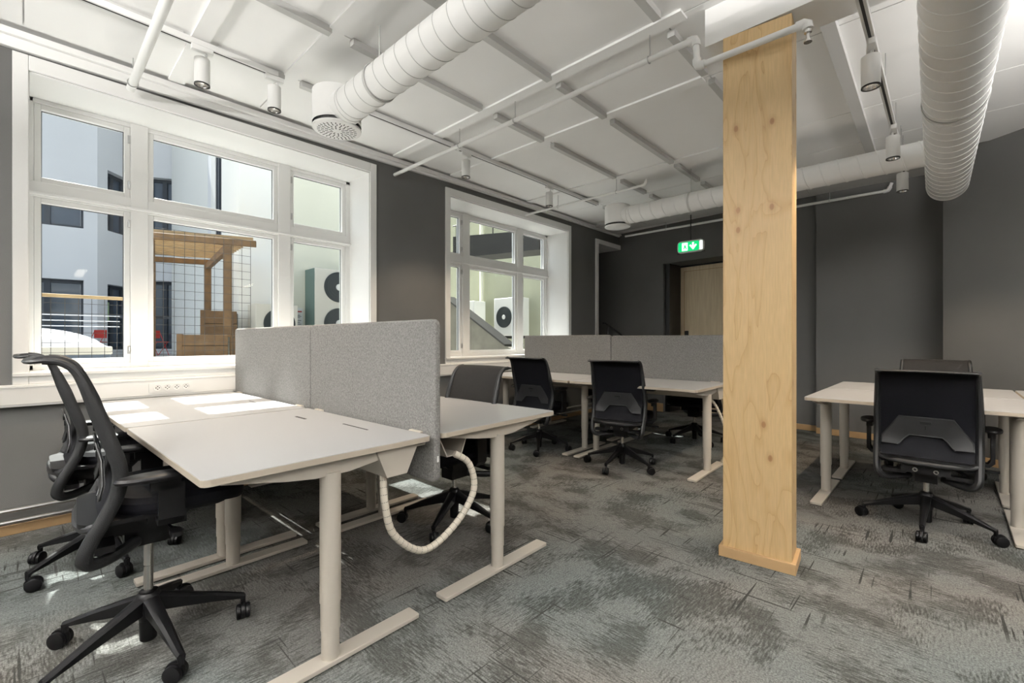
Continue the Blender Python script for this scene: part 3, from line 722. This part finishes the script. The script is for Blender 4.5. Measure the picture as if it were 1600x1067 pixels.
def hanger(root, p, r, axis):
    """clamp ring round the duct and a threaded rod to the ceiling"""
    p = Vector(p) - root.location
    if axis == 'x': ring = [(p.x, p.y + (r + .004) * math.cos(a), p.z + (r + .004) * math.sin(a)) for a in [2 * math.pi * k / 36 for k in range(36)]]
    else: ring = [(p.x + (r + .004) * math.cos(a), p.y, p.z + (r + .004) * math.sin(a)) for a in [2 * math.pi * k / 36 for k in range(36)]]
    ax = (1, 0, 0) if axis == 'x' else (0, 1, 0)
    MB().tube(ring, 0, 8, up=ax, closed=True, radii=[(.003, .011)] * 36).tube([(p.x, p.y, p.z + r), (p.x, p.y, CZ - root.location.z)], .0045, 8).build('hanger', 'duct_seam', root)
hanger(d1, (1.60, 1.355, 2.575), .10, 'x'); hanger(d1, (3.1, 1.355, 2.575), .10, 'x')
d2 = duct('b', (1.31, 4.70, 2.555), (3.86, 4.70, 2.555), .098, .13, 'white spiral duct running behind the column from the far drum diffuser to the big duct', 1, 'duct_white', .004)
plenum(d2, (1.19, 4.70), 2.435, 2.685, .145)
MB().tube([(-.03, 0, 0), (.04, 0, 0)], .102, 32).build('collar', 'duct_white', d2)
hanger(d2, (2.05, 4.70, 2.555), .098, 'x'); hanger(d2, (2.75, 4.70, 2.555), .098, 'x')
d3 = duct('c', (3.98, 5.58, 2.50), (3.98, -3.4, 2.50), .138, .125, 'large white spiral duct overhead at the right, its closed end towards the back wall', -1, 'duct_white', .0028)
hanger(d3, (3.98, 3.6, 2.50), .138, 'y'); hanger(d3, (3.98, 1.0, 2.50), .138, 'y')

# ---------------------------------------------------------------- sprinkler pipes
def pipe(runs, label, r, hang=(), head=None):
    root = empty('sprinkler_pipe', runs[0]); tag(root, label, 'pipe', 'white sprinkler pipes')
    o0 = Vector(runs[0]); pts = [Vector(p) - o0 for p in runs]
    m_ = MB()
    for a, b2 in zip(pts, pts[1:]): m_.tube([a, b2], r, 14)
    m_.build('tube', 'pipe_white', root)
    if len(pts) > 2:
        for i, p in enumerate(pts[1:-1], 1):
            e = MB(); a = (pts[i - 1] - p).normalized() * r * 2.6; c = (pts[i + 1] - p).normalized() * r * 2.6
            e.tube([p + a, p + a * .45, p + (a + c) * .12, p + c * .45, p + c], r * 1.35, 14)
            e.build('elbow', 'pipe_white', root)
    for h in hang:
        h = Vector(h) - o0
        MB().tube([(h.x, h.y, h.z + r * .2), (h.x, h.y, CZ - o0.z)], .003, 6).tube([(h.x - .006, h.y + (r + .003) * math.cos(t_), h.z + (r + .003) * math.sin(t_)) for t_ in [2 * math.pi * k / 16 for k in range(16)]], .003, 6, up=(1, 0, 0), closed=True).build('hanger', 'pipe_steel', root)
    if head:
        h = Vector(head) - o0
        m_ = MB().lathe([(.018, 0), (.018, -.02), (.010, -.022), (.010, -.04)], 12, Matrix.Translation(h))
        m_.tube([h + Vector((.010, 0, -.035)), h + Vector((.014, 0, -.05)), h + Vector((0, 0, -.068))], .0025, 6).tube([h + Vector((-.010, 0, -.035)), h + Vector((-.014, 0, -.05)), h + Vector((0, 0, -.068))], .0025, 6)
        m_.lathe([(0, -.066), (.016, -.068), (.016, -.071), (0, -.071)], 14, Matrix.Translation(h)).build('sprinkler_head', 'pipe_steel', root)
    return root
pipe([(.02, 2.455, 2.745), (2.955, 2.455, 2.745), (2.965, 2.445, 2.585), (3.45, 2.44, 2.575)], 'white sprinkler pipe crossing from the window wall and dropping past the top of the column', .0165,
     hang=[(2.69, 2.455, 2.745), (1.63, 2.455, 2.745), (1.0, 2.455, 2.745)])
MB().tube([(3.20, 0, 0), (3.46, 0, 0)], .0, 3, radii=[(.0001, .0001)] * 2) if False else None
hd = empty('ceiling_sprinkler', (3.455, 2.44, 2.575)); tag(hd, 'white elbow with a brass sprinkler head hanging right of the column top', 'sprinkler')
MB().tube([(-.03, 0, 0), (0, 0, .002), (.012, 0, -.005), (.015, 0, -.03)], .023, 14).build('elbow', 'pipe_white', hd)
MB().lathe([(.016, -.03), (.016, -.045), (.008, -.05), (.008, -.07), (.017, -.085), (.017, -.088), (0, -.088)], 12, Matrix.Translation((.015, 0, 0))).build('nozzle', 'chrome', hd)
pipe([(.02, 4.40, 2.745), (1.69, 4.40, 2.745), (1.70, 4.40, 2.80)], 'short white sprinkler branch from the wall above the second window', .013, hang=[(1.35, 4.40, 2.745), (.55, 4.40, 2.745)])
pipe([(.33, 6.44, 2.762), (3.53, 6.44, 2.762), (3.56, 6.44, 2.84)], 'thin white sprinkler pipe along the top of the back wall', .016, hang=[(1.0, 6.44, 2.762), (2.0, 6.44, 2.762), (3.0, 6.44, 2.762)])
pipe([(.10, .45, 2.745), (7.0, .45, 2.745)], 'thick white pipe crossing the upper left corner above the big window', .024, hang=[(.2, .45, 2.745), (1.8, .45, 2.745)])

# ---------------------------------------------------------------- spotlights on tracks
def track(x0, y0, x1, y1, z, label, hung=False):
    root = empty('lighting_track', (x0, y0, z)); tag(root, label, 'lighting track', 'lighting tracks')
    root.rotation_euler = (0, 0, math.atan2(y1 - y0, x1 - x0)); Lh = math.hypot(x1 - x0, y1 - y0)
    MB().box(0, Lh, -.018, .018, -.005, .028).build('rail', 'white_frame', root, bevel=.002)
    MB().box(.02, Lh - .02, -.006, .006, -.0062, -.0045).build('contact_slot', 'dark_slot', root, smooth=False)
    if hung:
        for s in (.1, Lh * .35, Lh * .68, Lh - .15): MB().tube([(s, 0, .028), (s, 0, CZ - z)], .0022, 6).build('hanging_wire', 'pipe_steel', root)
    return root
track(.73, -.2, .73, 1.12, CZ - .045, 'white lighting track on the ceiling above the big window, left piece')
track(.73, 1.62, .73, 2.60, CZ - .045, 'white lighting track piece right of the first drum diffuser')
track(.73, 2.66, .73, 5.0, CZ - .045, 'white lighting track on the ceiling above the second window')
track(3.642, 1.6, 3.688, 4.58, 2.625, 'white lighting track hung by wires right of the plywood column', True)
track(3.692, 4.83, 3.70, 5.35, 2.625, 'short hung lighting track piece behind the horizontal duct near the back wall', True)
SPOTS = [(.73, .70, CZ - .05, 'white track spotlight nearest the left corner, above the big window'),
         (.73, 1.10, CZ - .05, 'white track spotlight just left of the first drum diffuser'),
         (.73, 2.76, CZ - .05, 'white track spotlight above the gap between the two windows'),
         (.73, 4.00, CZ - .05, 'white track spotlight above the second window'),
         (3.66, 2.90, 2.62, 'nearest and largest track spotlight right of the column'),
         (3.683, 4.15, 2.62, 'middle track spotlight in front of the duct behind the column'),
         (3.697, 5.12, 2.62, 'farthest track spotlight below the horizontal duct near the back wall')]
def spot_proto():
    r = empty('track_spotlight')
    MB().box(-.016, .016, -.055, .055, -.03, .002).build('adapter', 'white_frame', r, bevel=.003)
    MB().tube([(0, .02, -.03), (.0, .02, -.055), (.018, .02, -.07), (.018, .0, -.085)], .006, 8).box(.006, .02, -.012, .012, -.10, -.06).build('arm', 'white_frame', r)
    b = MB().lathe([(0, -.066), (.034, -.066), (.040, -.070), (.040, -.220), (.036, -.220)], 32, cap=False).build('lamp_body', 'white_frame', r)
    MB().lathe([(.040, -.218), (.0405, -.226), (.035, -.226), (.033, -.205), (.030, -.19)], 32, cap=False).build('bezel', 'rail_black', b)
    MB().lathe([(.034, -.222), (.026, -.198)], 24, cap=False).build('reflector', 'lamp_reflector', b)
    MB().lathe([(0, -.199), (.027, -.199)], 20, cap=False).build('led', 'lamp_glow', b)
    return r
sp0 = spot_proto()
for i, (x, y, z, lab) in enumerate(SPOTS):
    o = sp0 if i == 0 else copy_tree(sp0)
    o.location = (x, y, z); tag(o, lab, 'spotlight', 'white track spotlights')
    if i > 3: o.rotation_euler = (0, 0, R(8))
    lamp('spot_lamp', 'SPOT', (x, y, z - .24), (0, 0, 0), 60 if i < 4 else 60, (1, .80, .58), spot_size=R(100), spot_blend=.6, shadow_soft_size=.018)

# exit sign
ex = empty('exit_sign', (1.42, 6.3, 2.427)); tag(ex, 'green and white emergency exit sign hanging by a black rod before the back wall', 'exit sign')
MB().prism(rrect(-.185, .185, -.085, .085, .05, 6), -.022, .022, 'y').build('housing', 'white_frame', ex, bevel=.006)
MB().prism(rrect(-.168, .12, -.066, .066, .02, 4), -.0245, -.022, 'y').build('green_face', 'green_sign', ex, smooth=False)
MB().box(.128, .168, -.025, -.022, -.06, .06).box(-.115, -.035, -.0262, -.0245, -.055, .055).build('light_panel', 'white_sign', ex, smooth=False)
a = MB().box(.028, .052, -.0262, -.0245, -.005, .05).prism([(-.012, .012), (.04, -.05), (.092, .012), (.075, .025), (.04, -.012), (.005, .025)], -.0262, -.0245, 'y')
a.build('arrow', 'white_sign', ex, smooth=False)
mnn = MB().lathe([(0, -.008), (.008, 0), (0, .008)], 8, Matrix.Translation((-.075, -.027, .035)) @ Matrix.Scale(.1, 4, (0, 1, 0)))
mnn.prism([(-.085, .022), (-.062, .022), (-.058, -.005), (-.045, -.035), (-.055, -.04), (-.070, -.012), (-.088, -.035), (-.10, -.03), (-.082, -.002)], -.0275, -.0262, 'y')
mnn.build('running_figure', 'green_sign', ex, smooth=False)
MB().tube([(0, 0, .085), (0, 0, CZ - 2.427)], .007, 8).build('rod', 'rail_black', ex)
MB().box(-.19, .19, .0, .024, -.09, -.078).build('back_edge', 'rail_black', ex)

# pendant-shaped bodies for the added fill lamps, out of view
for (x, y) in FILL_LAMPS:
    p = empty('fill_lamp', (x, y, 2.3)); tag(p, 'linear white pendant-shaped fill lamp added outside the picture, ' + {0: 'just behind the camera on the window side', 1: 'behind the camera on the right', 2: 'to the right of the camera', 3: 'nearest the oblique wall', 4: 'farthest back by the front wall'}[FILL_LAMPS.index((x, y))], 'lamp', 'added fill lamps out of view')
    MB().box(-.62, .62, -.07, -.062, -.035, .035).box(-.62, .62, .062, .07, -.035, .035).box(-.62, .62, -.062, .062, -.004, .004).build('body', 'white_frame', p, smooth=False)
    MB().tube([(-.5, 0, 0), (-.5, 0, .6)], .002, 6).tube([(.5, 0, 0), (.5, 0, .6)], .002, 6).build('wire', 'pipe_steel', p)

# ---------------------------------------------------------------- outside: roof terrace, pergola, buildings, coolers
MB().box(-14, -.50, -7, 12, .70, .78).build('terrace_floor', 'terrace', kind='structure', smooth=False)
MB().box(-.46, -.50, -3.6, 12, -1, .76).build('wall_outside', 'render_white', kind='structure', smooth=False)
# facade across the yard
FAC = [(-10.4, -6.0), (-9.83, -.22), (-9.65, 1.04), (-10.55, 1.85), (-10.07, 2.70), (-6.17, 2.37), (-4.25, 2.30), (-4.0, 2.8), (-4.0, 4.5)]
def facade(name, p, q, h, m_, wins, th=.35, rc=.16):
    p = Vector(p); q = Vector(q); d = (q - p); Lh = d.length
    root = empty(name, (p.x, p.y, 0), math.atan2(d.y, d.x)); root['kind'] = 'structure'
    b = MB()
    xs = sorted(set([0, Lh] + [w0 for w in wins for w0 in w[:2]]))
    # wall strips around openings
    cuts = [0.0]
    for i in range(len(xs) - 1):
        a, c = xs[i], xs[i + 1]; here = sorted([w for w in wins if w[0] <= a + 1e-6 and w[1] >= c - 1e-6], key=lambda w: w[2])
        zc = 0.0
        for w in here: b.box(a, c, 0, th, zc, w[2]); zc = w[3]
        b.box(a, c, 0, th, zc, h)
    b.build('facade_wall', m_, root, smooth=False)
    for w in wins:
        a, c, e, f = w[:4]
        fr_ = MB().box(a, a + .06, rc, rc + .06, e, f).box(c - .06, c, rc, rc + .06, e, f).box(a, c, rc, rc + .06, f - .07, f).box(a, c, rc, rc + .06, e, e + .07).box(a + (c - a) * .40, a + (c - a) * .40 + .10, rc - .01, rc + .06, e, f)
        fo = fr_.build('window', 'dark_frame', root, smooth=False)
        MB().box(a, c, rc + .04, rc + .05, e, f).build('pane', 'dark_glass', fo, smooth=False)
    return root
def rev(wins, L_): return [(L_ - b2, L_ - a, e, f) for a, b2, e, f in wins]
# each facade is listed with its outward side towards the yard
def fac(i, h, m_, wins, name='yard_facade'):
    return facade(name, FAC[i], FAC[i + 1], h, m_, wins, rc=.16 if i < 4 else .01)
fac(0, 9, 'render_blue_white', [(5.05, 5.9, .9, 2.45), (5.0, 5.9, 3.42, 4.6)])
fac(1, 9, 'render_blue_white', [(.001, 1.05, .9, 2.43), (.001, 1.05, 3.56, 4.35)])
f2_ = fac(2, 9, 'render_blue_white', [(.28, .95, .9, 2.40), (.28, .95, 3.62, 5.0)])
MB().box(.46, .60, .17, .18, 1.55, 2.0).build('paper_notice', 'paper_green', f2_, smooth=False)
fac(3, 9, 'render_blue_white', [(.20, .85, .9, 2.60), (.20, .85, 3.70, 5.2), (.15, .85, 6.5, 8.0)])
fac(4, 9, 'render_blue_white', [(.9, 2.1, .9, 3.0), (.9, 2.1, 3.9, 6.4)])
fac(5, 8, 'render_white', [(.35, .8, 3.0, 5.6)])
fac(6, 8, 'render_white', [])
fac(7, 8, 'render_cream', [])
MB().box(-9.8, -6.0, 2.40, 2.9, 0, 9).build('yard_wall', 'render_white', kind='structure', smooth=False)
MB().box(-12, -.50, 8.0, 8.4, 0, 8).build('yard_wall', 'render_green', kind='structure', smooth=False)
MB().box(-6.2, -4.0, 4.2, 4.5, 0, 8).build('yard_wall', 'render_cream', kind='structure', smooth=False)
dp = MB().tube([(-10.2, 2.72, 0), (-10.2, 2.72, 9)], .05, 10).build('downpipe', 'render_white'); tag(dp, 'pale downpipe in the corner of the courtyard building', 'downpipe')
# dark gantry passing over the yard behind the second window
ga = empty('gantry', (-2.9, 5.6, 2.70)); tag(ga, 'dark steel walkway crossing outside the second window', 'walkway')
MB().prism([(0, 0), (2.15, -.12), (2.15, .2), (0, .42)], 0, .5, 'y').build('deck', 'dark_steel', ga, smooth=False)
MB().tube([(0, 0, .62), (1.9, 0, .62)], .012, 6).tube([(1.1, 0, .3), (1.1, 0, .62)], .01, 6).tube([(.1, 0, .3), (.1, 0, .62)], .01, 6).build('railing', 'dark_steel', ga)
cr_ = empty('concrete_ramp', (-4.4, 6.6, .78)); tag(cr_, 'sloping concrete stair wall outside the second window', 'stair wall')
MB().prism([(0, 0), (2.3, 0), (2.3, .10), (1.95, .22), (.0, 1.32)], 0, .25, 'y').build('wall', 'concrete', cr_, smooth=False)
MB().prism([(1.95, .26), (0, 1.36), (0, 1.32), (1.95, .22)], -.03, .28, 'y').build('coping', 'dark_steel', cr_, smooth=False)
pp = MB().tube([(-4.55, 7.9, .78), (-4.55, 7.9, 6)], .05, 10).build('drainpipe', 'render_cream'); tag(pp, 'cream drainpipe on the wall outside the second window', 'pipe')

def ac(loc, rz, w_, h, fans, label, body='ac_cream', side=None, depth=.38):
    root = empty('air_conditioner', loc, rz); tag(root, label, 'air conditioner', 'outdoor cooling units')
    MB().box(-w_ / 2, w_ / 2, 0, depth, 0, h).build('casing', body, root, bevel=.012)
    if side: MB().box(-w_ / 2 - .006, -w_ / 2, .02, depth, .01, h - .01).build('side_panel', side, root, smooth=False)
    for fx, fz, fr_ in fans:
        M = Matrix.Translation((fx, -.002, fz)) @ Matrix.Rotation(R(90), 4, 'X')
        f = MB().lathe([(0, .0), (fr_, .0), (fr_, .01), (fr_ - .012, .014), (fr_ - .018, .004), (0, .004)], 36, M, cap=False).build('fan', 'ac_fan', root)
        rg = MB()
        for k in range(1, 6): rr = fr_ * k / 6; rg.tube([(fx + rr * math.cos(t_), -.014, fz + rr * math.sin(t_)) for t_ in [2 * math.pi * q / 28 for q in range(28)]], .0018, 4, up=(0, 1, 0), closed=True)
        rg.build('grille', 'dark_frame', f)
        MB().lathe([(0, .02), (fr_ * .2, .018), (fr_ * .22, .01)], 20, M, cap=False).build('hub', 'ac_white', f)
    return root
ac((-3.6, 2.655, 1.08), R(90), .62, .60, [(.03, .30, .235)], 'single-fan outdoor cooling unit seen through the middle pane')
ac((-3.6, 3.62, 1.05), R(90), .76, 1.28, [(.03, .98, .26), (.03, .36, .26)], 'tall two-fan outdoor cooling unit seen through the right pane', side='ac_green')
ac((-3.12, 7.3, 1.22), 0, .74, .85, [(-.05, .42, .24)], 'white cooling unit on brackets outside the second window', body='ac_white')
ac((-4.62, 7.3, 1.22), 0, .90, .85, [(-.2, .42, .24)], 'white cooling unit with red switch beside the drainpipe outside the second window', body='ac_white')
bk = MB()
for x in (-3.4, -2.85, -4.9, -4.35): bk.box(x - .02, x + .02, 7.3, 8.0, 1.16, 1.22)
tag(bk.build('wall_bracket', 'dark_steel'), 'dark steel brackets carrying the two cooling units outside the second window', 'bracket')
sg = empty('notice_sign', (-3.98, 3.09, 1.25)); tag(sg, 'small white notice with a red band on the cream wall outside', 'sign')
MB().box(0, .02, -.10, .10, 0, .42).build('board', 'ac_white', sg); MB().box(.02, .023, -.095, .08, .345, .365).build('red_band', 'red_paint', sg)
tl = MB()
for i, z in enumerate((.29, .27, .25, .20, .17, .14)): tl.box(.02, .022, -.085, .05 + .02 * (i % 2), z, z + .008)
tl.build('text_line', 'dark_frame', sg, smooth=False)

# pergola of round-edged pine
pg = empty('pergola', (-2.72, 1.74, .78), math.atan2(.85, .33)); tag(pg, 'brown timber pergola with slatted roof on the terrace', 'pergola')
# local x runs along the front beam, local y away from the room
def lp(xy): v = Vector(xy) - Vector((-2.72, 1.74)); a = -math.atan2(.85, .33); return (v.x * math.cos(a) - v.y * math.sin(a), v.x * math.sin(a) + v.y * math.cos(a))
rx, ry = lp((-4.57, 1.95))
PL, RL = -.86, rx - .80
MB().box(PL, .32, -.03, .03, 1.56, 1.64).build('front_beam', 'outdoor_wood', pg, bevel=.008)
MB().box(RL, rx + .1, ry - .03, ry + .03, 1.54, 1.62).build('rear_beam', 'outdoor_wood', pg, bevel=.008)
for x in (0, PL + .06): MB().box(x - .045, x + .045, -.045, .045, 0, 1.56).build('post', 'outdoor_wood', pg, bevel=.008)
for x in (rx, RL + .08): MB().box(x - .045, x + .045, ry - .045, ry + .045, 0, 1.54).build('post', 'outdoor_wood', pg, bevel=.008)
MB().prism([(.03, -.03), (rx + .03, ry), (rx - .03, ry), (-.03, -.03)], 1.47, 1.56).build('side_beam', 'outdoor_wood', pg)
for k in range(14):
    t_ = k / 13; yy = .06 + (ry - .1) * t_
    MB().box(PL + (RL - PL) * t_, .28 + (rx - .05) * t_, yy - .022, yy + .022, 1.645, 1.69).build('roof_slat', 'outdoor_wood_light', pg, smooth=False)
# wire mesh panels
wm = empty('wire_fence', (-1.25, -1.4, .78)); tag(wm, 'thin square wire mesh fence with a pale wooden top rail outside the big window', 'fence')
wv = MB()
for k in range(38): wv.box(-.0018, .0018, k * .08 - .0018, k * .08 + .0018, 0, 1.36 if k > 25 else .69)
for k in range(18):
    z = k * .08; wv.box(-.0013, .0013, 0 if z < .69 else 2.08, 2.96, z - .0017, z + .0017)
wv.build('wire_mesh', 'wire', wm, kind='stuff', smooth=False)
MB().box(-.02, .02, -1.5, 2.05, .685, .712).build('top_rail', 'outdoor_wood_light', wm, bevel=.006)
for z in (.47, .52, .57): MB().tube([(-.6, -1.5, z), (-.6, 2.0, z)], .005, 6).build('steel_rail', 'steel_rail', wm)
# planters
def crate(loc, rz, w_, d, h, n, label):
    root = empty('wooden_planter', loc, rz); tag(root, label, 'planter', 'timber planters on the terrace')
    for k in range(n):
        z = h * k / n; MB().box(0, w_, 0, .03, z + .003, z + h / n - .004).build('board', 'outdoor_wood', root, bevel=.004, smooth=False)
        MB().box(0, .03, .03, d, z + .003, z + h / n - .004).build('board', 'outdoor_wood', root, bevel=.004, smooth=False)
    MB().box(.03, w_, .03, d, 0, h - .03).build('filling', 'concrete', root, smooth=False)
    MB().box(-.006, .05, -.006, .05, 0, h + .004).build('corner_post', 'outdoor_wood', root, smooth=False)
crate((-2.76, 1.22, .78), R(66), .52, .16, .41, 3, 'long timber planter box at the foot of the pergola')
crate((-3.95, 1.72, .78), R(72), .45, .4, .78, 4, 'taller timber planter box behind the pergola post')
# skylight dome
sk = empty('skylight', (-1.95, .17, .78)); tag(sk, 'white domed skylight on a boxed curb just outside the big window', 'skylight')
MB().box(-.55, .55, -.76, .32, 0, .215).build('curb', 'plinth_blue', sk, smooth=False)
MB().box(-.56, .56, -.78, .335, .215, .285).build('frame', 'dome_base', sk, bevel=.01)
def dome(u, v):
    x = (u * 2 - 1); y = (v * 2 - 1); hgt = max(0, (1 - x * x) * (1 - y * y)) ** .6
    return (x * .53, -.22 + y * .53, .285 + .17 * hgt)
MB().grid(dome, 20, 20).build('dome', 'dome_white', sk)
# red folding chairs and a small table on the terrace
def redchair(x, y, rz, lab):
    r = empty('garden_chair', (x, y, .78), R(rz)); r.scale = (.7, .7, .7); tag(r, lab, 'garden chair', 'red garden chairs')
    MB().box(-.2, .2, -.2, .2, .42, .44).build('seat', 'red_paint', r, bevel=.005)
    MB().box(-.2, .2, .18, .20, .55, .80).build('backrest', 'red_paint', r, bevel=.005)
    for sx in (-.18, .18):
        MB().tube([(sx, -.2, 0), (sx, .2, .8)], .01, 6).build('leg', 'red_paint', r); MB().tube([(sx, .22, 0), (sx, -.15, .42)], .01, 6).build('leg', 'red_paint', r)
redchair(-9.1, .95, 40, 'red folding chair on the terrace in front of the left windows')
redchair(-8.9, 2.0, 120, 'red folding chair on the terrace beside the planters')
tb = empty('garden_table', (-5.6, 1.28, .78)); tag(tb, 'small dark table on the terrace behind the wire fence', 'table')
MB().lathe([(0, .70), (.35, .70), (.35, .73), (0, .73)], 24, cap=False).build('table_top', 'dark_frame', tb); MB().lathe([(.2, 0), (.2, .02), (.025, .03), (.025, .7)], 16).build('pedestal', 'dark_frame', tb)
